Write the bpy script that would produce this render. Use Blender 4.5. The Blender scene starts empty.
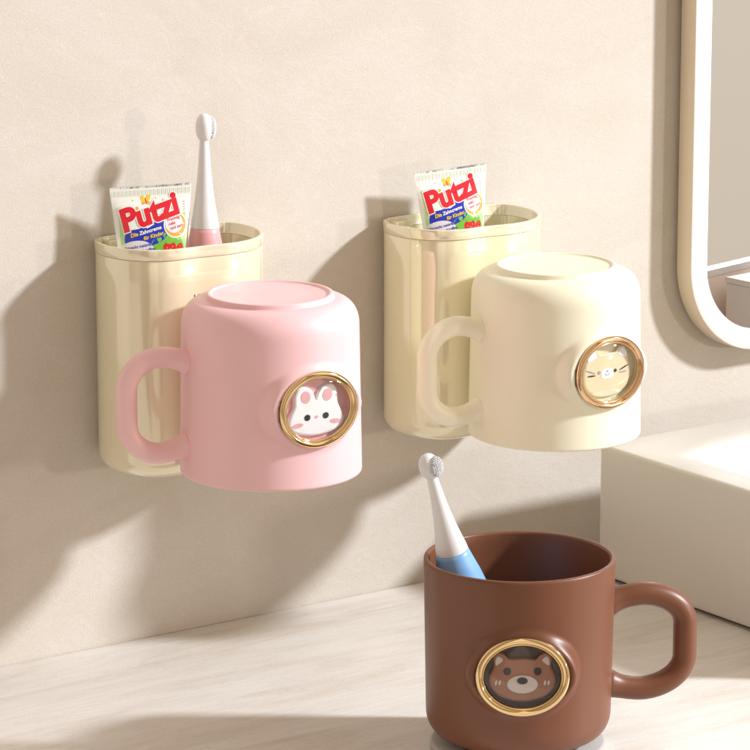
import bpy, bmesh, math, random
from math import sin, cos, pi, radians, sqrt, hypot, atan2, exp
from mathutils import Vector, Matrix, Euler
random.seed(7)
U = 0.01                      # everything below is written in centimetres
SC = bpy.context.scene
COL = SC.collection

# ------------------------------------------------------------------ helpers
def tag(o, label=None, cat=None, group=None, kind=None):
    if label: o['label'] = label
    if cat: o['category'] = cat
    if group: o['group'] = group
    if kind: o['kind'] = kind
    return o

def empty(name, loc, rot=(0, 0, 0), label=None, cat=None, group=None):
    o = bpy.data.objects.new(name, None)
    COL.objects.link(o)
    o.empty_display_size = 0.01
    o.location = [c * U for c in loc]
    o.rotation_euler = rot
    return tag(o, label, cat, group)

class MB:
    """collects geometry (cm) with material slots -> one mesh object"""
    def __init__(s): s.v = []; s.f = []; s.m = []; s.sm = []
    def add(s, verts, faces, mi=0, smooth=True):
        o = len(s.v); s.v += [tuple(v) for v in verts]
        for f in faces:
            s.f.append([i + o for i in f]); s.m.append(mi); s.sm.append(smooth)
    def build(s, name, mats, parent=None, fix=True, sharp=None):
        me = bpy.data.meshes.new(name)
        me.from_pydata([(x * U, y * U, z * U) for x, y, z in s.v], [], s.f)
        for m in (mats if isinstance(mats, (list, tuple)) else [mats]): me.materials.append(m)
        for p, mi, sm in zip(me.polygons, s.m, s.sm): p.material_index = mi; p.use_smooth = sm
        if fix:
            bm = bmesh.new(); bm.from_mesh(me)
            bmesh.ops.recalc_face_normals(bm, faces=bm.faces)
            if sharp:
                for e in bm.edges:
                    if len(e.link_faces) == 2 and e.calc_face_angle(0) > radians(sharp): e.smooth = False
            bm.to_mesh(me); bm.free()
        o = bpy.data.objects.new(name, me); COL.objects.link(o)
        if parent: o.parent = parent
        return o

def loft(mb, rings, mi=0, closed=True, cap0=False, cap1=False, smooth=True):
    n = len(rings[0]); vs = [p for r in rings for p in r]; fs = []
    for a in range(len(rings) - 1):
        for i in range(n if closed else n - 1):
            j = (i + 1) % n
            fs.append((a * n + i, a * n + j, (a + 1) * n + j, (a + 1) * n + i))
    if cap0: fs.append(tuple(range(n))[::-1])
    if cap1: fs.append(tuple((len(rings) - 1) * n + i for i in range(n)))
    mb.add(vs, fs, mi, smooth)

def lathe(mb, prof, n=48, mi=0, M=None, cap0=False, cap1=False):
    rings = []
    for r, z in prof:
        ring = [Vector((r * cos(2 * pi * i / n), r * sin(2 * pi * i / n), z)) for i in range(n)]
        if M: ring = [M @ p for p in ring]
        rings.append(ring)
    loft(mb, rings, mi, True, cap0, cap1)

def tube(mb, path, rad, n=24, mi=0, cap=True, up=Vector((0, 0, 1))):
    rings = []
    for i, p in enumerate(path):
        a = path[max(0, i - 1)]; b = path[min(len(path) - 1, i + 1)]
        t = (Vector(b) - Vector(a)).normalized()
        s = t.cross(up)
        if s.length < 1e-4: s = t.cross(Vector((1, 0, 0)))
        s.normalize(); w = s.cross(t)
        r = rad[i] if isinstance(rad, (list, tuple)) else rad
        rings.append([Vector(p) + s * r * cos(2 * pi * k / n) + w * r * sin(2 * pi * k / n) for k in range(n)])
    loft(mb, rings, mi, True, cap, cap)

def box(mb, x0, x1, y0, y1, z0, z1, mi=0, bev=0.0, seg=3):
    bm = bmesh.new(); bmesh.ops.create_cube(bm, size=1)
    for v in bm.verts:
        v.co = Vector((x0 + (v.co.x + .5) * (x1 - x0), y0 + (v.co.y + .5) * (y1 - y0), z0 + (v.co.z + .5) * (z1 - z0)))
    if bev: bmesh.ops.bevel(bm, geom=list(bm.edges), offset=bev, segments=seg, profile=.5, affect='EDGES')
    bm.verts.index_update()
    mb.add([v.co.copy() for v in bm.verts], [[v.index for v in f.verts] for f in bm.faces], mi, bool(bev)); bm.free()

def catmull(pts, k=8, closed=True):
    out = []; n = len(pts)
    for i in range(n if closed else n - 1):
        p = [pts[(i + d) % n] if closed else pts[min(max(i + d, 0), n - 1)] for d in (-1, 0, 1, 2)]
        for s in range(k):
            t = s / k
            out.append(tuple(.5 * (2 * p[1][c] + (p[2][c] - p[0][c]) * t + (2 * p[0][c] - 5 * p[1][c] + 4 * p[2][c] - p[3][c]) * t * t
                       + (3 * p[1][c] - p[0][c] - 3 * p[2][c] + p[3][c]) * t ** 3) for c in range(len(p[0]))))
    if not closed: out.append(tuple(pts[-1]))
    return out

def sstep(a, b, x):
    t = min(1, max(0, (x - a) / (b - a))); return t * t * (3 - 2 * t)

# ------------------------------------------------------------------ materials
def new_mat(name):
    m = bpy.data.materials.new(name); m.use_nodes = True
    nt = m.node_tree; b = nt.nodes['Principled BSDF']
    return m, nt, b

def N(nt, t, **kw):
    n = nt.nodes.new(t)
    for k, v in kw.items():
        if k in n.inputs: n.inputs[k].default_value = v
        else: setattr(n, k, v)
    return n

def plain(name, col, rough=.4, metal=0, coat=0, bump=0, bscale=2500, var=.03, vscale=120, sss=0, spec=.5):
    m, nt, b = new_mat(name); L = nt.links
    tc = N(nt, 'ShaderNodeTexCoord')
    b.inputs['Roughness'].default_value = rough; b.inputs['Metallic'].default_value = metal
    b.inputs['Coat Weight'].default_value = coat; b.inputs['Coat Roughness'].default_value = .05
    b.inputs['Specular IOR Level'].default_value = spec
    nz = N(nt, 'ShaderNodeTexNoise', Scale=vscale, Detail=3.0); L.new(tc.outputs['Object'], nz.inputs['Vector'])
    mx = N(nt, 'ShaderNodeMix', data_type='RGBA')
    mx.inputs[6].default_value = (*[min(1, c * (1 - var)) for c in col], 1)
    mx.inputs[7].default_value = (*[min(1, c * (1 + var)) for c in col], 1)
    L.new(nz.outputs['Fac'], mx.inputs[0]); L.new(mx.outputs[2], b.inputs['Base Color'])
    if sss:
        b.inputs['Subsurface Weight'].default_value = sss; b.inputs['Subsurface Radius'].default_value = (.004, .003, .002)
        b.inputs['Subsurface Scale'].default_value = .5
    if bump:
        n2 = N(nt, 'ShaderNodeTexNoise', Scale=bscale, Detail=2.0); L.new(tc.outputs['Object'], n2.inputs['Vector'])
        bp = N(nt, 'ShaderNodeBump', Strength=bump, Distance=.0003); L.new(n2.outputs['Fac'], bp.inputs['Height'])
        L.new(bp.outputs['Normal'], b.inputs['Normal'])
    return m

def plaster():
    m, nt, b = new_mat('plaster'); L = nt.links
    tc = N(nt, 'ShaderNodeTexCoord')
    mp = N(nt, 'ShaderNodeMapping'); mp.inputs['Scale'].default_value = (1, 1, 1.6); mp.inputs['Rotation'].default_value = (0, .5, 0)
    L.new(tc.outputs['Object'], mp.inputs['Vector'])
    n1 = N(nt, 'ShaderNodeTexNoise', Scale=9.0, Detail=6.0, Roughness=.6, Distortion=1.2); L.new(mp.outputs[0], n1.inputs['Vector'])
    n2 = N(nt, 'ShaderNodeTexNoise', Scale=1100.0, Detail=3.0, Roughness=.7); L.new(tc.outputs['Object'], n2.inputs['Vector'])
    n3 = N(nt, 'ShaderNodeTexNoise', Scale=60.0, Detail=5.0, Distortion=2.5); L.new(mp.outputs[0], n3.inputs['Vector'])
    r = N(nt, 'ShaderNodeValToRGB')
    r.color_ramp.elements[0].position = .3; r.color_ramp.elements[0].color = (.59, .53, .46, 1)
    r.color_ramp.elements[1].position = .7; r.color_ramp.elements[1].color = (.635, .588, .537, 1)
    L.new(n1.outputs['Fac'], r.inputs['Fac'])
    mx = N(nt, 'ShaderNodeMix', data_type='RGBA', blend_type='MULTIPLY'); mx.inputs[0].default_value = 1
    mr = N(nt, 'ShaderNodeMapRange'); mr.inputs[1].default_value = .3; mr.inputs[2].default_value = .7; mr.inputs[3].default_value = .90; mr.inputs[4].default_value = 1.06
    L.new(n2.outputs['Fac'], mr.inputs[0])
    L.new(r.outputs[0], mx.inputs[6]); L.new(mr.outputs[0], mx.inputs[7]); L.new(mx.outputs[2], b.inputs['Base Color'])
    n4 = N(nt, 'ShaderNodeTexNoise', Scale=16.0, Detail=4.0, Roughness=.6, Distortion=1.8); L.new(mp.outputs[0], n4.inputs['Vector'])
    s1 = N(nt, 'ShaderNodeMath', operation='SUBTRACT'); s1.inputs[1].default_value = .5; L.new(n4.outputs['Fac'], s1.inputs[0])
    s2 = N(nt, 'ShaderNodeMath', operation='ABSOLUTE'); L.new(s1.outputs[0], s2.inputs[0])
    m3 = N(nt, 'ShaderNodeMapRange'); m3.inputs[1].default_value = 0; m3.inputs[2].default_value = .010; m3.inputs[3].default_value = 1.045; m3.inputs[4].default_value = 1.0; L.new(s2.outputs[0], m3.inputs[0])
    m2 = N(nt, 'ShaderNodeMix', data_type='RGBA', blend_type='MULTIPLY'); m2.inputs[0].default_value = 1
    L.new(mx.outputs[2], m2.inputs[6]); L.new(m3.outputs[0], m2.inputs[7]); L.new(m2.outputs[2], b.inputs['Base Color'])
    b.inputs['Roughness'].default_value = .9; b.inputs['Specular IOR Level'].default_value = .15
    ad = N(nt, 'ShaderNodeMath', operation='MULTIPLY_ADD'); ad.inputs[1].default_value = 1.6
    L.new(n3.outputs['Fac'], ad.inputs[0]); L.new(n2.outputs['Fac'], ad.inputs[2])
    bp = N(nt, 'ShaderNodeBump', Strength=.22, Distance=.0006); L.new(ad.outputs[0], bp.inputs['Height'])
    L.new(bp.outputs['Normal'], b.inputs['Normal'])
    return m

def counter_mat():
    m, nt, b = new_mat('travertine'); L = nt.links
    tc = N(nt, 'ShaderNodeTexCoord')
    mp = N(nt, 'ShaderNodeMapping'); mp.inputs['Scale'].default_value = (7, 42, 7); mp.inputs['Rotation'].default_value = (0, 0, radians(38))
    L.new(tc.outputs['Object'], mp.inputs['Vector'])
    n1 = N(nt, 'ShaderNodeTexNoise', Scale=1.0, Detail=7.0, Roughness=.62, Distortion=.9); L.new(mp.outputs[0], n1.inputs['Vector'])
    mp2 = N(nt, 'ShaderNodeMapping'); mp2.inputs['Scale'].default_value = (25, 260, 25); mp2.inputs['Rotation'].default_value = (0, 0, radians(38))
    L.new(tc.outputs['Object'], mp2.inputs['Vector'])
    n2 = N(nt, 'ShaderNodeTexNoise', Scale=1.0, Detail=5.0, Roughness=.7, Distortion=.6); L.new(mp2.outputs[0], n2.inputs['Vector'])
    r = N(nt, 'ShaderNodeValToRGB'); e = r.color_ramp.elements
    e[0].position = .28; e[0].color = (.69, .61, .53, 1); e[1].position = .5; e[1].color = (.79, .755, .71, 1)
    k = e.new(.75); k.color = (.84, .815, .78, 1)
    L.new(n1.outputs['Fac'], r.inputs['Fac'])
    mr = N(nt, 'ShaderNodeMapRange'); mr.inputs[1].default_value = .3; mr.inputs[2].default_value = .6; mr.inputs[3].default_value = .94; mr.inputs[4].default_value = 1.03
    L.new(n2.outputs['Fac'], mr.inputs[0])
    mx = N(nt, 'ShaderNodeMix', data_type='RGBA', blend_type='MULTIPLY'); mx.inputs[0].default_value = 1
    L.new(r.outputs[0], mx.inputs[6]); L.new(mr.outputs[0], mx.inputs[7]); L.new(mx.outputs[2], b.inputs['Base Color'])
    n4 = N(nt, 'ShaderNodeTexNoise', Scale=.9, Detail=6.0, Roughness=.65, Distortion=2.2); L.new(mp.outputs[0], n4.inputs['Vector'])
    s1 = N(nt, 'ShaderNodeMath', operation='SUBTRACT'); s1.inputs[1].default_value = .46; L.new(n4.outputs['Fac'], s1.inputs[0])
    s2 = N(nt, 'ShaderNodeMath', operation='ABSOLUTE'); L.new(s1.outputs[0], s2.inputs[0])
    m3 = N(nt, 'ShaderNodeMapRange'); m3.inputs[1].default_value = 0; m3.inputs[2].default_value = .018; m3.inputs[3].default_value = .92; m3.inputs[4].default_value = 1.0; L.new(s2.outputs[0], m3.inputs[0])
    n5 = N(nt, 'ShaderNodeTexNoise', Scale=700.0, Detail=2.0); L.new(tc.outputs['Object'], n5.inputs['Vector'])
    m5 = N(nt, 'ShaderNodeMapRange'); m5.inputs[1].default_value = .3; m5.inputs[2].default_value = .7; m5.inputs[3].default_value = .95; m5.inputs[4].default_value = 1.03; L.new(n5.outputs['Fac'], m5.inputs[0])
    mm = N(nt, 'ShaderNodeMath', operation='MULTIPLY'); L.new(m3.outputs[0], mm.inputs[0]); L.new(m5.outputs[0], mm.inputs[1])
    m2 = N(nt, 'ShaderNodeMix', data_type='RGBA', blend_type='MULTIPLY'); m2.inputs[0].default_value = 1
    L.new(mx.outputs[2], m2.inputs[6]); L.new(mm.outputs[0], m2.inputs[7]); L.new(m2.outputs[2], b.inputs['Base Color'])
    b.inputs['Roughness'].default_value = .42; b.inputs['Specular IOR Level'].default_value = .3
    bp = N(nt, 'ShaderNodeBump', Strength=.08, Distance=.0004); L.new(n2.outputs['Fac'], bp.inputs['Height'])
    L.new(bp.outputs['Normal'], b.inputs['Normal'])
    return m

def glass_mat():
    m = bpy.data.materials.new('clear_glass'); m.use_nodes = True; nt = m.node_tree; nt.nodes.clear(); L = nt.links
    out = N(nt, 'ShaderNodeOutputMaterial'); lw = N(nt, 'ShaderNodeLayerWeight', Blend=.5)
    pw = N(nt, 'ShaderNodeMath', operation='POWER'); pw.inputs[1].default_value = 4.0; L.new(lw.outputs['Facing'], pw.inputs[0])
    ma = N(nt, 'ShaderNodeMath', operation='MULTIPLY_ADD'); ma.inputs[1].default_value = .7; ma.inputs[2].default_value = .05; L.new(pw.outputs[0], ma.inputs[0])
    tr = N(nt, 'ShaderNodeBsdfTransparent'); tr.inputs['Color'].default_value = (.98, .98, .98, 1)
    gl = N(nt, 'ShaderNodeBsdfGlossy', Roughness=.03); mx = N(nt, 'ShaderNodeMixShader')
    L.new(ma.outputs[0], mx.inputs[0]); L.new(tr.outputs[0], mx.inputs[1]); L.new(gl.outputs[0], mx.inputs[2]); L.new(mx.outputs[0], out.inputs[0])
    return m

PLASTER = plaster(); COUNTER = counter_mat(); GLASS = glass_mat()
PINK = plain('pink_plastic', (.90, .575, .60), .42, bump=.04, var=.02, sss=.0)
CREAM = plain('cream_plastic', (.90, .875, .69), .38, bump=.04, var=.02)
BROWN = plain('brown_plastic', (.178, .064, .031), .40, bump=.05, var=.03)
HOLDER = plain('glossy_cream_plastic', (.88, .82, .585), .12, metal=.10, coat=1, var=.012)
LIP = plain('lip_plastic', (.88, .82, .60), .10, metal=.15, coat=1, var=.012)
for m_ in (HOLDER, LIP): m_.node_tree.nodes['Principled BSDF'].inputs['Coat IOR'].default_value = 2.0
GOLD = plain('gold_metal', (.86, .64, .34), .06, metal=1, var=.02)
COPPER = plain('rose_gold_metal', (.83, .57, .34), .07, metal=1, var=.02)
WHITE = plain('white_plastic', (.80, .80, .82), .35, var=.01)
BRISTLE = plain('bristle', (.70, .70, .72), .8, bump=.9, bscale=1800)
BLUE = plain('blue_plastic', (.22, .45, .80), .4, var=.02)
ROSE = plain('rose_plastic', (.80, .40, .43), .4, var=.02)
CERAMIC = plain('ceramic', (.70, .665, .615), .28, var=.015, spec=.35)
DARK = plain('dark_gap', (.06, .05, .045), .8)
COASTER = plain('coaster_stone', (.46, .44, .42), .6, bump=.3, var=.08)
FRAME = plain('frame_lacquer', (.78, .67, .52), .45, var=.02)
RIM = plain('white_rim', (.80, .755, .73), .4, var=.01)
MIRROR = plain('mirror_silver', (.70, .69, .67), .0, metal=1, var=.0)
PANELWALL = plain('far_plaster', (.62, .57, .51), .9, bump=.3, bscale=400, var=.05, vscale=8)
TAN = plain('tan_lacquer', (.92, .77, .67), .5, var=.04)
FLOORM = plain('floor_tile', (.5, .45, .4), .5, var=.06)
INK = plain('ink_black', (.02, .02, .025), .3)
F_WHITE = plain('face_white', (.90, .90, .91), .4)
F_PINK = plain('face_pink', (.80, .42, .44), .5)
F_TAN = plain('face_tan', (.80, .67, .43), .45)
F_BROWN = plain('face_brown', (.34, .15, .09), .4)
F_MUZ = plain('face_muzzle', (.62, .56, .53), .45)
F_GREY = plain('face_grey', (.35, .36, .40), .5)
LIN_PINK = plain('badge_floor_pink', (.80, .44, .44), .4)
LIN_CREAM = plain('badge_floor_olive', (.78, .72, .50), .4)
LIN_DARK = plain('badge_floor_dark', (.05, .026, .02), .3)
P_WHITE = plain('print_white', (.88, .90, .86), .3, coat=.3)
P_RED = plain('print_red', (.72, .012, .03), .3, coat=.3)
P_BLUE = plain('print_blue', (.015, .03, .50), .3, coat=.3)
P_YEL = plain('print_yellow', (.85, .60, .04), .3, coat=.3)
P_ORG = plain('print_orange', (.80, .42, .06), .3, coat=.3)
P_GRN = plain('print_green', (.20, .55, .06), .3, coat=.3)
P_LGRN = plain('print_pale_green', (.50, .72, .35), .3, coat=.3)
P_PALE = plain('print_pale', (.82, .80, .86), .3, coat=.3)
P_PNK = plain('print_pale_red', (.80, .35, .36), .3, coat=.3)

# ------------------------------------------------------------------ setting
mb = MB(); box(mb, -150, 110, 0.0, 10, -90, 110); tag(mb.build('wall', PLASTER), kind='structure')
mb = MB(); box(mb, -150, 75, -36, -.02, -4, 0, bev=.15); tag(mb.build('countertop', COUNTER, sharp=40), kind='structure')
mb = MB(); box(mb, -150, 330, -330, 0, -100, -90); tag(mb.build('floor', FLOORM), kind='structure')

# ------------------------------------------------------------------ sink
sx, sy, sx1, sy1, sz0, sz1 = -3.78, -4.6, 16.5, -26.4, .22, 7.15
sink = empty('sink', (sx, sy, 0), label='rectangular white ceramic basin standing on the counter below the mirror', cat='sink')
mb = MB()
def rrect(x0, x1, y0, y1, r, k=8):
    pts = []
    for cx, cy, a0 in ((x1 - r, y1 - r, 0), (x0 + r, y1 - r, 90), (x0 + r, y0 + r, 180), (x1 - r, y0 + r, 270)):
        for i in range(k + 1):
            a = radians(a0 + 90 * i / k); pts.append((cx + r * cos(a), cy + r * sin(a)))
    return pts
W, D = sx1 - sx, sy - sy1
def ringrr(ins, z, r): return [Vector((x, y, z)) for x, y in rrect(ins, W - ins, -D + ins, -ins, r)]
def ringin(ins, z, r): return [Vector((x, y, z)) for x, y in rrect(1.9 + ins, W - 1.9 - ins, -D + 1.9 + ins, -5.4 - ins, r)]
rings = [ringrr(.12, sz0, .3), ringrr(.02, sz0 + .1, .4), ringrr(0, sz0 + .3, .42)]
rings += [ringrr(0, sz1 - .22, .42), ringrr(.03, sz1 - .1, .4), ringrr(.1, sz1 - .03, .35), ringrr(.22, sz1, .3)]
rings += [ringin(-.14, sz1, .75), ringin(-.04, sz1 - .04, .7), ringin(0, sz1 - .16, .65), ringin(.25, 3.2, 1.0), ringin(.6, 2.2, 1.5), ringin(1.6, 1.7, 1.5)]
loft(mb, rings, 0, True, True, True)
mb.build('basin', CERAMIC, sink, sharp=50)
mb = MB(); box(mb, .5, W - .5, -D + .5, -.5, 0, sz0 + .02); mb.build('base', DARK, sink)

# ------------------------------------------------------------------ mirror
mx0, mx1, mz0, mz1, mr_ = 4.9, 46, 9.8, 62, 5.0
mir = empty('mirror', (25, -.3, 35), label='rounded rectangular wall mirror with a white rim and beige frame', cat='mirror')
def rr2(ins, y, k=20):
    return [Vector((x - 25, y + .3, z - 35)) for x, z in rrect(mx0 + ins, mx1 - ins, mz0 + ins, mz1 - ins, max(.3, mr_ - ins), k)]
mb = MB(); loft(mb, [rr2(.06, -.3), rr2(0, -.36), rr2(0, -1.42), rr2(.03, -1.48)], 0, True, True, False); mb.build('frame', FRAME, mir, sharp=50)
mb = MB(); loft(mb, [rr2(.03, -1.48), rr2(.07, -1.5), rr2(1.1, -1.5), rr2(1.15, -1.46), rr2(1.15, -1.40)], 0); mb.build('rim', RIM, mir, sharp=50)
mb = MB(); loft(mb, [rr2(1.08, -1.41)], 0, True, True, False, smooth=False); mb.build('glass', MIRROR, mir)
mb = MB(); loft(mb, [rr2(1.6, -.01), rr2(1.6, -.31)], 0, True, True, True); mb.build('mount', DARK, mir, sharp=40)

# ------------------------------------------------------------------ badges
def relief(mb, pts, h0, h1, mi, frame, soft=True):
    cx = sum(p[0] for p in pts) / len(pts); cy = sum(p[1] for p in pts) / len(pts)
    st = ((1, 0), (1, .5), (.985, .75), (.95, .93), (.90, 1.0)) if soft else ((1, 0), (1, .8), (.97, 1))
    rings = [[frame(cx + (x - cx) * s, cy + (y - cy) * s, h0 + (h1 - h0) * t) for x, y in pts] for s, t in st]
    loft(mb, rings, mi, True, False, False)
    mb.add(rings[-1], [tuple(range(len(pts)))], mi, False)
def ell(cx, cy, a, b, rot=0, n=28):
    o = []
    for i in range(n):
        t = 2 * pi * i / n; x = a * cos(t); y = b * sin(t)
        o.append((cx + x * cos(rot) - y * sin(rot), cy + x * sin(rot) + y * cos(rot)))
    return o
def mir2(h): return h + [(-x, y) for x, y in h[::-1] if abs(x) > 1e-6]

def rabbit(mb, F):   # 0 white 1 pink 2 black
    h = [(0, .30), (.16, .72), (.44, .93), (.76, .88), (.92, .52), (.93, .08), (1.10, -.32), (1.18, -.72), (.96, -1.04), (.5, -1.22), (0, -1.28)]
    F0 = F; F = lambda u, v, h_: F0(u * 1.24, v * 1.06 + .08, h_)
    relief(mb, catmull(mir2(h), 6), 0, .2, 0, F)
    for s in (-1, 1):
        relief(mb, ell(s * .46, .48, .20, .27, s * -.1), .19, .215, 1, F, False)
        relief(mb, ell(s * .39, -.42, .125, .135), .19, .225, 2, F, False)
        relief(mb, ell(s * .80, -.72, .24, .105, s * -.1), .19, .21, 1, F, False)
    relief(mb, ell(0, -.43, .075, .06), .19, .22, 1, F, False)

def cat(mb, F):      # 0 tan 1 white 2 black 3 grey 4 pale
    F0 = F; F = lambda u, v, h_: F0(u * 1.16, v * 1.12 + .02, h_)
    h = [(0, .78), (.42, .80), (.62, 1.02), (.86, 1.12), (1.02, .88), (1.12, .45), (1.25, -.1), (1.15, -.65), (.75, -1.0), (.3, -1.1), (0, -1.12)]
    relief(mb, catmull(mir2(h), 6), 0, .16, 0, F)
    for s in (-1, 1):
        relief(mb, catmull([(s * .56, .68), (s * .80, 1.0), (s * .96, .84), (s * 1.0, .52)], 5), .15, .175, 1, F, False)
        relief(mb, ell(s * .42, -.02, .075, .075), .15, .18, 2 if s > 0 else 3, F, False)
        relief(mb, ell(s * .86, .06, .26, .030, s * .38), .15, .18, 2 if s > 0 else 3, F, False)
        relief(mb, ell(s * .82, -.12, .22, .032, s * .02), .15, .18, 3 if s > 0 else 2, F, False)
    relief(mb, catmull([(-.30, -.02), (-.12, .12), (.12, .12), (.30, -.02), (.28, -.28), (0, -.32), (-.28, -.28)], 5), .15, .175, 1, F, False)
    relief(mb, ell(0, .0, .055, .04), .17, .19, 3, F, False)
    for s in (-1, 1): relief(mb, ell(s * .07, -.14, .08, .02, s * .7), .17, .185, 3, F, False)
    relief(mb, catmull([(-.78, -.92), (0, -.84), (.78, -.92), (.3, -1.08), (-.3, -1.08)], 6), .145, .17, 4, F, False)

def bear(mb, F):     # 0 brown 1 pale 2 black
    F0 = F; F = lambda u, v, h_: F0(u * 1.06, v * 1.06, h_)
    h = [(0, .72), (.55, .70), (.78, .92), (1.05, .98), (1.22, .78), (1.18, .42), (1.36, -.05), (1.34, -.45), (1.0, -.88), (.45, -1.08), (0, -1.12)]
    relief(mb, catmull(mir2(h), 6), 0, .2, 0, F)
    for s in (-1, 1):
        relief(mb, catmull([(s * .80, .66), (s * 1.00, .82), (s * 1.10, .60), (s * 1.06, .44)], 5), .19, .215, 1, F, False)
        relief(mb, ell(s * .62, .18, .155, .165), .19, .225, 2, F, False)
        for k in (0, 1): relief(mb, ell(s * (.92 + .15 * k), -.30, .045, .11, -.15), .19, .21, 1, F, False)
    relief(mb, ell(0, -.36, .64, .39), .19, .26, 1, F)
    relief(mb, ell(0, -.20, .215, .145), .255, .30, 2, F)

RB_H = .15           # plateau of the badge above the mug wall
BA, BB = 1.88, 1.62  # half axes of the ring

def badge(root, R, zc, flip, face, face_name, face_mats, floor_mat, ring_mat):
    s = -1 if flip else 1
    X0 = R + RB_H
    F = lambda u, v, h: Vector((X0 - .34 + h, s * u, zc + s * v))
    def sweep(prof, n=96):
        rings = []
        for i in range(n):
            t = 2 * pi * i / n; nx, ny = cos(t) / BA, sin(t) / BB; l = hypot(nx, ny)
            rings.append([F(BA * cos(t) + nx / l * r, BB * sin(t) + ny / l * r, .34 + h) for r, h in prof])
        return rings
    def sweepmesh(mb, prof, mi=0):
        rg = sweep(prof); rg.append(rg[0]); n = len(prof)
        loft(mb, rg[:-1], mi); a = rg[-2]; b = rg[0]
        mb.add(a + b, [(i, (i + 1) % n, n + (i + 1) % n, n + i) for i in range(n)], mi)
    mb = MB()
    n = 64; a, b_ = BA - .16, BB - .16
    loft(mb, [[F(a * cos(2 * pi * i / n), b_ * sin(2 * pi * i / n), h) for i in range(n)] for h in (.36, .0)], 0, True, False, False)
    loft(mb, [[F(a * k * cos(2 * pi * i / n), b_ * k * sin(2 * pi * i / n), 0.0) for i in range(n)] for k in (1, .5, .1)], 0, True, False, True)
    bd = mb.build('badge', floor_mat, root, sharp=40)
    mb = MB()
    prof = [(.155 * cos(2 * pi * i / 16) + .01, .06 + .16 * sin(2 * pi * i / 16)) for i in range(16)]
    sweepmesh(mb, prof)
    prof = [(-.165 + .045 * cos(2 * pi * i / 12), .03 + .085 * sin(2 * pi * i / 12)) for i in range(12)]
    sweepmesh(mb, prof)
    mb.build('gold_ring', ring_mat, bd)
    mb = MB(); rings = []
    for k in range(13):
        q = k / 12 * pi / 2; rr = cos(q); rr = max(rr, .02)
        rings.append([F((BA - .17) * rr * cos(2 * pi * i / 64), (BB - .17) * rr * sin(2 * pi * i / 64), .35 + .32 * sin(q)) for i in range(64)])
    loft(mb, rings, 0, True, False, True); mb.build('glass_dome', GLASS, bd)
    mb = MB(); face(mb, F); mb.build(face_name, face_mats, bd, sharp=60)

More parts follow.
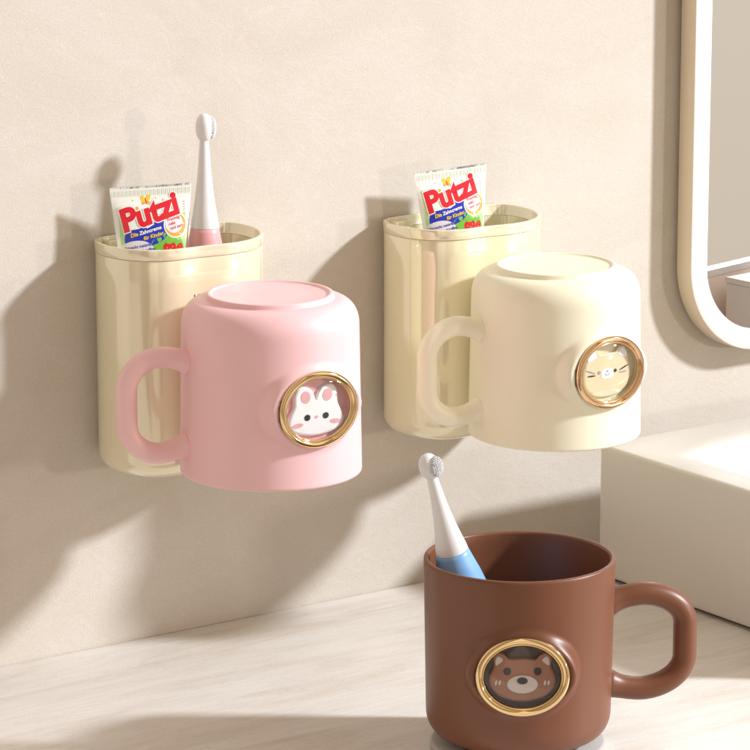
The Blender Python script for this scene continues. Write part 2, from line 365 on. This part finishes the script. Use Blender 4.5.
# ------------------------------------------------------------------ mugs
H = 8.4
def mug(loc, rotx, rotz, mat, zc, hz, label, flip, face, face_name, face_mats, floor_mat, ring_mat, scale=1, reach=7.8, hr=(1.75, 1.45), hrad=.485):
    root = empty('mug', loc, (rotx, 0, rotz), label, 'mug', 'three mugs with animal badges')
    root.scale = (scale,) * 3
    Rz = lambda z: 4.08 + .14 * min(1, z / H)
    R0 = Rz(zc)
    n = 360
    prof = [(.02, .09), (1.5, .09), (2.62, .09), (2.68, .075), (2.72, .02), (2.76, 0), (2.84, 0), (2.90, .015), (2.93, .05), (2.945, .2), (2.96, .24), (3.0, .245), (3.05, .245)]
    r1 = Rz(1.4) - 3.0; 
    for i in range(1, 13):
        a = pi / 2 * i / 12; prof.append((3.0 + r1 * sin(a) ** .9, .245 + 1.25 * (1 - cos(a) ** .9)))
    ns = 84
    side0 = len(prof)
    z0 = prof[-1][1]
    for i in range(1, ns + 1):
        z = z0 + (H - .12 - z0) * i / ns; prof.append((Rz(z), z))
    side1 = len(prof)
    for i in range(1, 9):
        a = pi * i / 8; prof.append((Rz(H) - .12 + .12 * cos(a), H - .12 + .12 * sin(a)))
    for i in range(1, 12):
        z = H - .12 - (H - 1.9) * i / 11; prof.append((Rz(z) - .24, z))
    zl = prof[-1][1]; rl = prof[-1][0]
    for i in range(1, 9):
        a = pi / 2 * i / 8; prof.append((rl - 1.3 * (1 - cos(a)), zl - (zl - .42) * sin(a)))
    prof += [(1.5, .42), (.02, .42)]
    rings = []
    for k, (r, z) in enumerate(prof):
        ring = []
        for i in range(n):
            ph = 2 * pi * i / n - pi
            rr = r
            if side0 - 6 <= k < side1 and abs(ph) < 1.05:
                s = r * sin(ph); e = hypot(s / BA, (z - zc) / BB)
                if e < 1.7:
                    plane = (R0 + RB_H) / cos(ph)
                    w = 1 - sstep(1.0, 1.36, e)
                    w = w ** 1.15
                    rr = r + max(0, plane - r) * w
                    if e < .965: rr = (R0 + RB_H - .35) / cos(ph) if e < .93 else rr - .1
            ring.append(Vector((rr * cos(ph), rr * sin(ph), z)))
        rings.append(ring)
    mb = MB(); loft(mb, rings, 0, True, True, True); mb.build('body', mat, root)
    # handle
    ha = radians(100); ro, rc = reach - hrad, hr[0]
    z_lo, z_hi = hz
    base = Rz(4) - .35
    path = [(base, z_lo), (base + .35, z_lo)]
    rcz = hr[1]
    for i in range(0, 17):
        a = -pi / 2 + pi / 2 * i / 16; path.append((ro - rc + rc * cos(a), z_lo + rcz + rcz * sin(a)))
    for i in range(0, 17):
        a = pi / 2 * i / 16; path.append((ro - rc + rc * cos(a), z_hi - rcz + rcz * sin(a)))
    path += [(base + .35, z_hi), (base, z_hi)]
    fine = []
    for (ra, za), (rb, zb) in zip(path, path[1:]):
        k_ = 10 if abs(rb - ra) > .4 and abs(zb - za) < 1e-6 else 1
        for q_ in range(k_): fine.append((ra + (rb - ra) * q_ / k_, za + (zb - za) * q_ / k_))
    path = fine + [path[-1]]
    zm = (z_lo + z_hi) / 2
    bend = lambda r: max(0, 1 - (r - base) / 2.0) ** 2 * .42
    path = [(r, z + (bend(r) if z < zm else -bend(r))) for r, z in path]
    p3 = [Vector((r * cos(ha), r * sin(ha), z)) for r, z in path]
    fl = [hrad + .14 * max(0, 1 - max(0, r - base - .25) / .8) ** 2 for r, z in path]
    # resample flare near the roots
    mb = MB(); tube(mb, p3, fl, 32, 0, True, up=Vector((-sin(ha), cos(ha), 0))); mb.build('handle', mat, root)
    badge(root, R0, zc, flip, face, face_name, face_mats, floor_mat, ring_mat)
    return root

mug((-27.32, -9.6, 18.74), pi, radians(266), PINK, 4.65, (2.6, 7.15),
    'pink mug hanging upside down on the left holder, with a white rabbit badge', True, rabbit, 'rabbit_face', [F_WHITE, F_PINK, INK], LIN_PINK, GOLD, reach=7.45)
mug((-10.61, -9.6, 18.16), pi, radians(269), CREAM, 4.6, (2.6, 7.15),
    'cream mug hanging upside down on the right holder, with a tan cat badge', True, cat, 'cat_face', [F_TAN, F_WHITE, INK, F_GREY, LIN_CREAM], LIN_CREAM, COPPER, reach=7.4)
BX, BY = -23.7, -23.78
mug((BX, BY, .45), 0, radians(234.5), BROWN, 4.2, (2.0, 6.4),
    'brown mug standing upright on the counter, with a bear badge and a toothbrush inside', False, bear, 'bear_face', [F_BROWN, F_MUZ, INK], LIN_DARK, GOLD, reach=8.1, hr=(2.05, 1.45), hrad=.53)
mb = MB(); lathe(mb, [(.02, 0), (3.75, 0), (3.88, .06), (3.92, .2), (3.88, .38), (3.78, .445), (.02, .445)], 96, 0, None, True, True)
o = mb.build('coaster', COASTER); o.location = (BX * U, BY * U, 0); tag(o, 'low round grey coaster under the brown mug', 'coaster')

# ------------------------------------------------------------------ holders
OUT = [(-2.6, -.06), (-3.35, -.25), (-3.8, -1.0), (-3.95, -2.2), (-3.7, -3.5), (-3.1, -4.4), (-2.3, -4.88), (-1.6, -4.98), (-1.0, -4.92), (-.2, -5.02),
       (.8, -5.2), (1.9, -5.02), (2.9, -4.4), (3.6, -3.4), (3.9, -2.2), (3.85, -1.0), (3.5, -.25), (2.8, -.06), (1.0, -.06), (-1.0, -.06)]
OUT = [(x * (1.10 if x < 0 else 1.05), y) for x, y in OUT]
OC = catmull(OUT, 10)
def smooth_outline(p, it):
    for _ in range(it):
        n = len(p); p = [tuple(.25 * p[i - 1][c] + .5 * p[i][c] + .25 * p[(i + 1) % n][c] for c in (0, 1)) for i in range(n)]
    return p
OC = smooth_outline(OC, 60)
def offs(pts, d):
    n = len(pts); o = []
    for i in range(n):
        a = pts[i - 1]; b = pts[(i + 1) % n]; tx, ty = b[0] - a[0], b[1] - a[1]; l = hypot(tx, ty)
        o.append((pts[i][0] - ty / l * d, pts[i][1] + tx / l * d))
    return o
def holder(loc, label, text, HH):
    root = empty('toothbrush_holder', loc, (0, 0, 0), label, 'toothbrush holder', 'two wall holders carrying mugs')
    R = lambda d, z: [Vector((x, min(y, -.03), z)) for x, y in offs(OC, d)]
    mb = MB()
    rings = []
    for i in range(0, 9):
        a = pi / 2 * i / 8; rings.append(R(1.0 * (1 - sin(a)), .9 * (1 - cos(a))))
    for i in range(1, 10): rings.append(R(0, .9 + (HH - .58 - .9) * i / 9))
    rings += [R(.012, HH - .555), R(.03, HH - .545), R(.16, HH - .54), R(.2, HH - .55), R(.2, 1.0), R(.5, .5), R(.9, .45)]
    loft(mb, rings, 0, True, True, True); mb.build('body', HOLDER, root, sharp=60)
    mb = MB()
    loft(mb, [R(.2, HH - .53), R(.01, HH - .53), R(-.025, HH - .52), R(-.04, HH - .49), R(-.04, HH - .06), R(-.03, HH - .02), R(0, HH), R(.1, HH), R(.135, HH - .015), R(.15, HH - .05), R(.16, HH - .5), R(.2, HH - .53)], 0)
    mb.build('lip', LIP, root, sharp=60)
    mb = MB(); box(mb, -3.3, -2.35, -.95, -.25, HH - 1.6, HH - .1, bev=.05); box(mb, -3.62, -3.0, -1.6, -.96, HH - 1.6, HH - .3, bev=.05)
    mb.build('clip', LIP, root, sharp=50)
    if text:
        t = text_mesh(text, .42, 0)
        mb = MB()
        def on(u, v):
            x = -1.2 + u
            # front outline y at x
            best = min(range(len(OC)), key=lambda i: abs(OC[i][0] - x) + (9 if OC[i][1] > -2.5 else 0))
            return Vector((x, OC[best][1] - .012, HH - 2.55 + v))
        mb.add([on(x, y) for x, y in t[0]], t[1], 0, False); mb.build('lettering', INK, root, fix=False)
    return root

# ------------------------------------------------------------------ lettering
def text_mesh(s, size, bold=0, shear=0, align='LEFT'):
    c = bpy.data.curves.new('lettering_curve', 'FONT'); c.body = s; c.size = size; c.offset = bold; c.shear = shear; c.align_x = align
    c.resolution_u = 4
    o = bpy.data.objects.new('lettering_tmp', c); COL.objects.link(o)
    dg = bpy.context.evaluated_depsgraph_get(); dg.update()
    me = bpy.data.meshes.new_from_object(o.evaluated_get(dg))
    v = [(p.co.x, p.co.y) for p in me.vertices]; f = [list(p.vertices) for p in me.polygons]
    bpy.data.objects.remove(o); bpy.data.curves.remove(c); bpy.data.meshes.remove(me)
    return v, f

holder((-27.3, 0, 20.24 - 11.1), 'left cream wall holder with a toothbrush in it, behind the pink mug', 'LITTLE', 11.1)
holder((-10.55, 0, 19.36 - 10.8), 'right cream wall holder with only a toothpaste tube in it, behind the cream mug', None, 10.8)

# ------------------------------------------------------------------ toothpaste tubes
TW, TH = 3.95, 11.4
def paste(loc, rot, label):
    root = empty('toothpaste_tube', loc, rot, label, 'toothpaste', 'toothpaste tubes in the holders')
    hw = lambda v: TW / 2 - .62 * (TH - v) / 6.0 if v > TH - 6 else TW / 2 - .62
    th = lambda v: .035 + .60 * (1 - exp(-max(0, TH - .45 - v) / 2.0))
    def S(u, v, off=0):
        w = hw(v); q = max(-1, min(1, u / w)); d = th(v) * max(0, 1 - abs(q) ** 2.4) ** .6
        return Vector((u, -d - off, v))
    mb = MB(); rings = []
    vs = [0, .5, 1, 2, 3, 4, 5, 6, 7, 7.5] + [8 + .25 * i for i in range(15)] + [TH]
    qs = [-1 + 2 * i / 24 for i in range(25)]
    for v in vs:
        w = hw(v); front = [S(q * w, v) for q in qs]; back = [Vector((p.x, -p.y, p.z)) for p in front[1:-1]][::-1]
        # zig-zag crimp on the very top
        rings.append(front + back)
    loft(mb, rings, 0, True, True, True)
    mb.build('tube_body', P_WHITE, root, sharp=70)
    # crimp ridges + print : one printed label mesh following the tube's surface
    mats = [P_RED, P_BLUE, P_YEL, P_ORG, P_GRN, P_LGRN, P_PALE, P_PNK, P_WHITE]
    pm = MB(); T = TH
    def put(pts, faces, lay, mi, xf=None):
        bm = bmesh.new(); vv = [bm.verts.new((*(xf(x, y) if xf else (x, y)), 0)) for x, y in pts]
        for f in faces:
            try: bm.faces.new([vv[i] for i in f])
            except ValueError: pass
        bmesh.ops.triangulate(bm, faces=bm.faces)
        for _ in range(4):
            es = [e for e in bm.edges if e.calc_length() > .3]
            if not es: break
            bmesh.ops.subdivide_edges(bm, edges=es, cuts=1); bmesh.ops.triangulate(bm, faces=bm.faces)
        bm.verts.index_update()
        pm.add([S(v.co.x, v.co.y, .008 + .0025 * lay) for v in bm.verts], [[v.index for v in f.verts] for f in bm.faces], mi, True); bm.free()
    def poly(pts, lay, mi): put(pts, [list(range(len(pts)))], lay, mi)
    def word(s, size, u, v, lay, mi, bold=0, ang=0, shear=0, arc=0):
        t = text_mesh(s, size, bold, shear); c, sn = cos(ang), sin(ang)
        def xf(x, y):
            return (u + x * c - y * sn, v + x * sn + y * c + arc * x * x)
        put(t[0], t[1], lay, mi, xf)
    for i in range(40):                      # crimp lines along the sealed end
        u = -TW / 2 + .12 + i * (TW - .24) / 39
        poly([(u - .012, T - .36), (u + .012, T - .36), (u + .012, T - .08), (u - .012, T - .08)], 0, 5 if i % 2 else 6)
    # green sides
    poly([(-1.62, T - 1.15), (-1.40, T - 1.3), (-1.15, T - 1.9), (-1.25, T - 3.4), (-1.50, T - 3.4), (-1.60, T - 2.0)], 0, 5)
    poly([(1.05, T - 2.0), (1.52, T - 1.2), (1.62, T - 1.25), (1.50, T - 3.4), (1.0, T - 3.4)], 0, 5)
    # blue cloud, green field, orange disc, white bubble
    poly(catmull([(-1.28, T - 2.0), (-.6, T - 1.85), (.2, T - 1.55), (.74, T - 1.35), (.70, T - 1.9), (.55, T - 2.35), (.1, T - 2.62), (-.5, T - 2.72), (-1.0, T - 2.55), (-1.38, T - 2.55)], 5), 1, 1)
    poly(catmull([(.15, T - 2.3), (.72, T - 2.0), (1.3, T - 2.5), (1.35, T - 3.4), (-.1, T - 3.4), (-.25, T - 2.7)], 6), 1, 4)
    poly(ell(1.06, T - 1.80, .58, .62), 2, 8); poly(ell(1.06, T - 1.80, .52, .56), 3, 3); poly(ell(1.0, T - 1.73, .44, .45), 4, 6)
    poly(ell(-.92, T - 2.95, .86, .52, .12), 2, 6)
    # strawberry
    poly(catmull([(.42, T - 2.72), (.72, T - 2.55), (1.0, T - 2.7), (.98, T - 3.05), (.70, T - 3.4), (.45, T - 3.1)], 6), 3, 0)
    poly(catmull([(.50, T - 2.58), (.68, T - 2.46), (.72, T - 2.32), (.80, T - 2.48), (.98, T - 2.56), (.74, T - 2.68)], 4), 4, 4)
    poly(catmull([(1.05, T - 2.85), (1.25, T - 2.68), (1.38, T - 2.85), (1.25, T - 3.3), (1.08, T - 3.2)], 6), 3, 0)
    for (a, b) in ((.58, 2.85), (.75, 2.92), (.86, 2.8), (.66, 3.05), (.82, 3.08), (1.2, 2.95)): poly(ell(a, T - b, .025, .04, .3, 8), 5, 2)
    # small red strawberry at the left edge, butterflies and dots at the top
    poly(ell(-1.50, T - 1.02, .14, .17), 2, 0); poly(ell(-1.60, T - .92, .09, .08), 3, 5); poly(ell(-1.47, T - 1.0, .05, .05), 3, 6)
    for s in (-1, 1):
        poly(ell(-.28 + s * .13, T - .52 + (.06 if s > 0 else .02), .15, .11, s * .9), 2, 2)
        poly(ell(-.28 + s * .10, T - .68, .10, .08, -s * .6), 2, 3)
    poly(ell(-.28, T - .60, .025, .14, .2), 3, 0)
    for (a, b, r) in ((-.72, .92, .075), (.55, .62, .05), (-.9, .55, .03), (.2, .5, .03)): poly(ell(a, T - b, r, r), 2, 3)
    for k in range(4): poly(ell(1.55, T - .75 - .12 * k, .045, .03, .4, 10), 2, 7)
    # words
    word('Putzi', 1.46, -1.44, T - 2.0, 5, 8, .115, .27, .08)
    word('Putzi', 1.46, -1.44, T - 2.0, 7, 0, .066, .27, .08)
    word('Die', .25, -1.12, T - 2.27, 8, 2, .010, .22, .2); word('Zahncreme', .235, -.70, T - 2.17, 8, 8, .008, .22, .2)
    word('f\u00fcr Kinder', .235, -.52, T - 2.42, 8, 2, .008, .22, .2)
    for i, s in enumerate(('Fruchtig', 'mild', 'und zart')): word(s, .19, .68 + .06 * i, T - 1.62 - .2 * i, 6, 0, .004, .2)
    for i, s in enumerate(('schmeckt natürlich', 'mit Mineralstoffen', 'und geprüft')): word(s, .20, -1.55 + .1 * i, T - 2.86 - .22 * i, 6, 1, .003, .13)
    pm.build('printed_label', mats, root, fix=False)
    return root

paste((-29.05, -2.7, 11.35), (radians(-2), radians(-1.0), radians(-19)), 'left toothpaste tube, in the holder beside the pink toothbrush')
paste((-10.8, -2.35, 10.4), (radians(-1), radians(-3.2), radians(-12)), 'right toothpaste tube, alone in the holder behind the cream mug')

# ------------------------------------------------------------------ toothbrushes
def brush(base, top, body_mat, label, faceang, fat=1, ls=1):
    """kids' toothbrush: axis from base to the tip of the head (cm)"""
    b = Vector(base); t = Vector(top); L = (t - b).length
    root = empty('toothbrush', base, (0, 0, 0), label, 'toothbrush')
    q = (t - b).normalized().to_track_quat('Z', 'Y')
    root.rotation_mode = 'QUATERNION'; root.rotation_quaternion = q @ Euler((0, 0, faceang)).to_quaternion()
    root.scale = (fat, fat, ls); L = L / ls
    z = lambda d: L - d               # measured from the tip
    mb = MB()                         # coloured grip
    pr = [(.02, 0), (.8, 0), (.95, .15), (1.0, .6), (1.05, z(8.2)), (1.0, z(7.4)), (.88, z(6.6)), (.76, z(6.0)), (.665, z(5.5)), (.63, z(5.3)), (.60, z(5.28)), (.02, z(5.28))]
    lathe(mb, pr, 40, 0, None, True, True); mb.build('grip', body_mat, root, sharp=50)
    mb = MB()
    pr = [(.58, z(5.30)), (.625, z(5.27)), (.61, z(5.1)), (.53, z(4.6)), (.44, z(4.0)), (.355, z(3.3)), (.29, z(2.6)), (.245, z(1.9)), (.215, z(1.45)), (.20, z(1.25)), (.15, z(1.05))]
    lathe(mb, pr, 36, 0, None, True, True); mb.build('neck', WHITE, root, sharp=60)
    mb = MB(); rings = []
    for i in range(17):
        a = -pi / 2 + pi * i / 16
        r = max(.01, cos(a)) ** .85
        rings.append([Vector((.42 * r * cos(2 * pi * k / 32), .38 * r * sin(2 * pi * k / 32), z(.66) + .66 * sin(a))) for k in range(32)])
    loft(mb, rings, 0, True, True, True); mb.build('head', WHITE, root)
    mb = MB()
    for i in range(-4, 5):
        for j in range(-6, 7):
            x, y = i * .075, j * .08
            if (x / .34) ** 2 + (y / .50) ** 2 > 1: continue
            d = max(0, 1 - (x / .45) ** 2 - (y / .66) ** 2)
            M = Matrix.Translation(Vector((x, .40 * sqrt(d) - .06, z(.66) + y))) @ Matrix.Rotation(-pi / 2 + .25 * y, 4, 'X')
            lathe(mb, [(.032, 0), (.034, .14), (.026, .19 + random.uniform(-.02, .02)), (.004, .2)], 7, 0, M, False, True)
    mb.build('bristles', BRISTLE, root)
    return root
CA = radians(35.486554)
def camplane(cx, cy, right, fwd, z):   # offset in the camera's ground axes
    return (cx + right * cos(CA) + fwd * sin(CA), cy - right * sin(CA) + fwd * cos(CA), z)
brush(camplane(BX, BY, -1.05, 1.0, 1.6), camplane(BX, BY, -4.15, -1.0, 13.7), BLUE, 'blue and white toothbrush leaning in the brown mug', radians(-65), 1.15, .9)
brush((-26.7, -3.1, 10.8), (-26.5, -2.9, 26.1), ROSE, 'pink and white toothbrush standing in the left wall holder', radians(120), 1.08, 1.03)

# ------------------------------------------------------------------ what the mirror shows
def build_box(name, mat, x0, x1, y0, y1, z0, z1, bev, parent=None):
    mb = MB(); box(mb, x0, x1, y0, y1, z0, z1, bev=bev); return mb.build(name, mat, parent, sharp=40)
cab = empty('partition', (48, -46, -90), (0, 0, radians(-12)), 'low tan partition with a white top rail, seen only in the mirror', 'partition')
build_box('panel', TAN, -14, 40, -.9, 0, 0, 92.55, .1, cab)
build_box('top_rail', RIM, -14.2, 40.2, -1.0, .1, 92.56, 93.05, .06, cab)
stand = empty('side_cabinet', (45.2, -41.8, -90), (0, 0, radians(-6)), 'white box cabinet under a white cup, seen only in the mirror', 'cabinet')
build_box('body', RIM, 0, 14, -2.6, .0, 0, 92.2, .1, stand)
build_box('top_board', RIM, -.05, 14.05, -2.65, .05, 92.21, 92.6, .05, stand)
mb = MB(); lathe(mb, [(.02, 0), (.9, 0), (1.0, .1), (1.02, 1.35), (1.0, 1.42), (.92, 1.42), (.88, 1.3), (.85, .2), (.02, .15)], 40, 0, None, True, True)
o = mb.build('cup', F_WHITE); o.location = (48.0 * U, -43.4 * U, 2.6 * U); tag(o, 'small white cup on the white cabinet, seen only in the mirror', 'cup')

# ------------------------------------------------------------------ world
w = bpy.data.worlds.new('World'); SC.world = w; w.use_nodes = True; nt = w.node_tree; L = nt.links
bg = nt.nodes['Background']
tc = N(nt, 'ShaderNodeTexCoord'); sp = N(nt, 'ShaderNodeSeparateXYZ'); L.new(tc.outputs['Generated'], sp.inputs[0])
at = N(nt, 'ShaderNodeMath', operation='ARCTAN2'); L.new(sp.outputs['Y'], at.inputs[0]); L.new(sp.outputs['X'], at.inputs[1])
mr = N(nt, 'ShaderNodeMapRange'); mr.inputs[1].default_value = -pi; mr.inputs[2].default_value = pi; L.new(at.outputs[0], mr.inputs[0])
WARM = (1.06, 1.0, .92)
cr = N(nt, 'ShaderNodeValToRGB'); e = cr.color_ramp.elements
# fac 0 = -X, .25 = -Y, .5 = +X (wall side is > .5)
stops = [(0.0, (2.3, 2.0, 1.72)), (.045, (2.3, 2.02, 1.76)), (.055, (.9, .74, .58)), (.075, (.5, .38, .28)), (.095, (.45, .35, .26)), (.105, (1.9, 1.7, 1.5)), (.125, (1.9, 1.7, 1.5)), (.133, (.5, .4, .3)), (.15, (.5, .38, .3)), (.158, (2.3, 2.1, 1.85)), (.185, (2.2, 2.0, 1.8)), (.193, (.6, .46, .36)),
         (.222, (.5, .4, .31)), (.23, (1.7, 1.5, 1.3)), (.245, (1.6, 1.35, 1.2)), (.252, (.55, .42, .34)), (.28, (.5, .38, .3)), (.288, (1.4, 1.2, 1.05)), (.30, (1.4, 1.2, 1.05)), (.31, (.5, .38, .3)), (.32, (.6, .47, .38)), (.33, (1.95, 1.8, 1.64)), (.375, (1.95, 1.8, 1.64)), (.385, (1.5, 1.36, 1.2)), (.42, (1.55, 1.4, 1.24)), (.44, (.5, .41, .32)), (.5, (.42, .34, .26)), (.75, (.4, .33, .25)), (.95, (.6, .5, .4)), (1.0, (2.3, 2.0, 1.72))]
WARM = (1.06, 1.0, .92)
cr = N(nt, 'ShaderNodeValToRGB'); e = cr.color_ramp.elements
# fac 0 = -X, .25 = -Y, .5 = +X (wall side is > .5)
stops = [(0.0, (.55, .46, .36)), (.05, (1.0, .88, .74)), (.085, (.34, .26, .19)), (.115, (.40, .31, .24)), (.13, (1.75, 1.58, 1.38)), (.17, (1.7, 1.52, 1.32)), (.18, (.62, .50, .40)),
         (.225, (.55, .44, .35)), (.245, (1.3, 1.15, 1.0)), (.275, (1.2, 1.04, .9)), (.29, (.55, .42, .34)), (.315, (.6, .47, .38)), (.33, (1.95, 1.8, 1.64)), (.375, (1.95, 1.8, 1.64)), (.385, (1.5, 1.36, 1.2)), (.42, (1.55, 1.4, 1.24)), (.44, (.5, .41, .32)), (.5, (.42, .34, .26)), (.75, (.4, .33, .25)), (1.0, (.55, .46, .36))]
e[0].position = 0; e[0].color = (*stops[0][1], 1); e[1].position = 1; e[1].color = (*stops[-1][1], 1)
for p, c in stops[1:-1]: k = e.new(p); k.color = (*[a * b for a, b in zip(c, WARM)], 1)
L.new(mr.outputs[0], cr.inputs[0])
el = N(nt, 'ShaderNodeMapRange'); el.inputs[1].default_value = -.45; el.inputs[2].default_value = .25; el.inputs[3].default_value = .55; el.inputs[4].default_value = 1.0
L.new(sp.outputs['Z'], el.inputs[0])
mx = N(nt, 'ShaderNodeMix', data_type='RGBA', blend_type='MULTIPLY'); mx.inputs[0].default_value = 1
L.new(cr.outputs[0], mx.inputs[6]); L.new(el.outputs[0], mx.inputs[7]); L.new(mx.outputs[2], bg.inputs['Color'])
bg.inputs['Strength'].default_value = .60

# ------------------------------------------------------------------ lamps
def lamp(name, target, direc, dist, size, power, col):
    d = Vector(direc).normalized(); l = bpy.data.lights.new(name, 'AREA'); l.shape = 'DISK'; l.size = size; l.energy = power; l.color = col
    o = bpy.data.objects.new(name, l); COL.objects.link(o)
    p = Vector(target) * U + d * dist; o.location = p; o.rotation_euler = (-d).to_track_quat('-Z', 'Y').to_euler(); return o
lamp('key_lamp', (-15, -6, 11), (1.2, -1, .85), 4.0, .33, 228, (.90, .945, 1))
lamp('side_lamp', (-22, -4, 15), (.7, -1, .02), 2.0, .12, 5.5, (1, .90, .78))

# ------------------------------------------------------------------ camera
a, p, f = CA, radians(12.937328), 3648.7229
cam = bpy.data.cameras.new('camera'); co = bpy.data.objects.new('camera', cam); COL.objects.link(co)
co.location = (-1.1864795, -1.4600559, .5252693)
fw = Vector((cos(p) * sin(a), cos(p) * cos(a), -sin(p)))
co.rotation_euler = fw.to_track_quat('-Z', 'Y').to_euler()
cam.sensor_width = 36; cam.sensor_fit = 'HORIZONTAL'; cam.lens = 36 * f / 750; cam.clip_start = .05; cam.clip_end = 50
SC.camera = co
SC.view_settings.view_transform = 'Standard'; SC.view_settings.look = 'None'; SC.view_settings.exposure = 0; SC.view_settings.gamma = 1
SC.render.engine = 'CYCLES'
SC.cycles.use_denoising = True
SC.cycles.max_bounces = 10; SC.cycles.transparent_max_bounces = 12
SC.cycles.caustics_reflective = False; SC.cycles.caustics_refractive = False
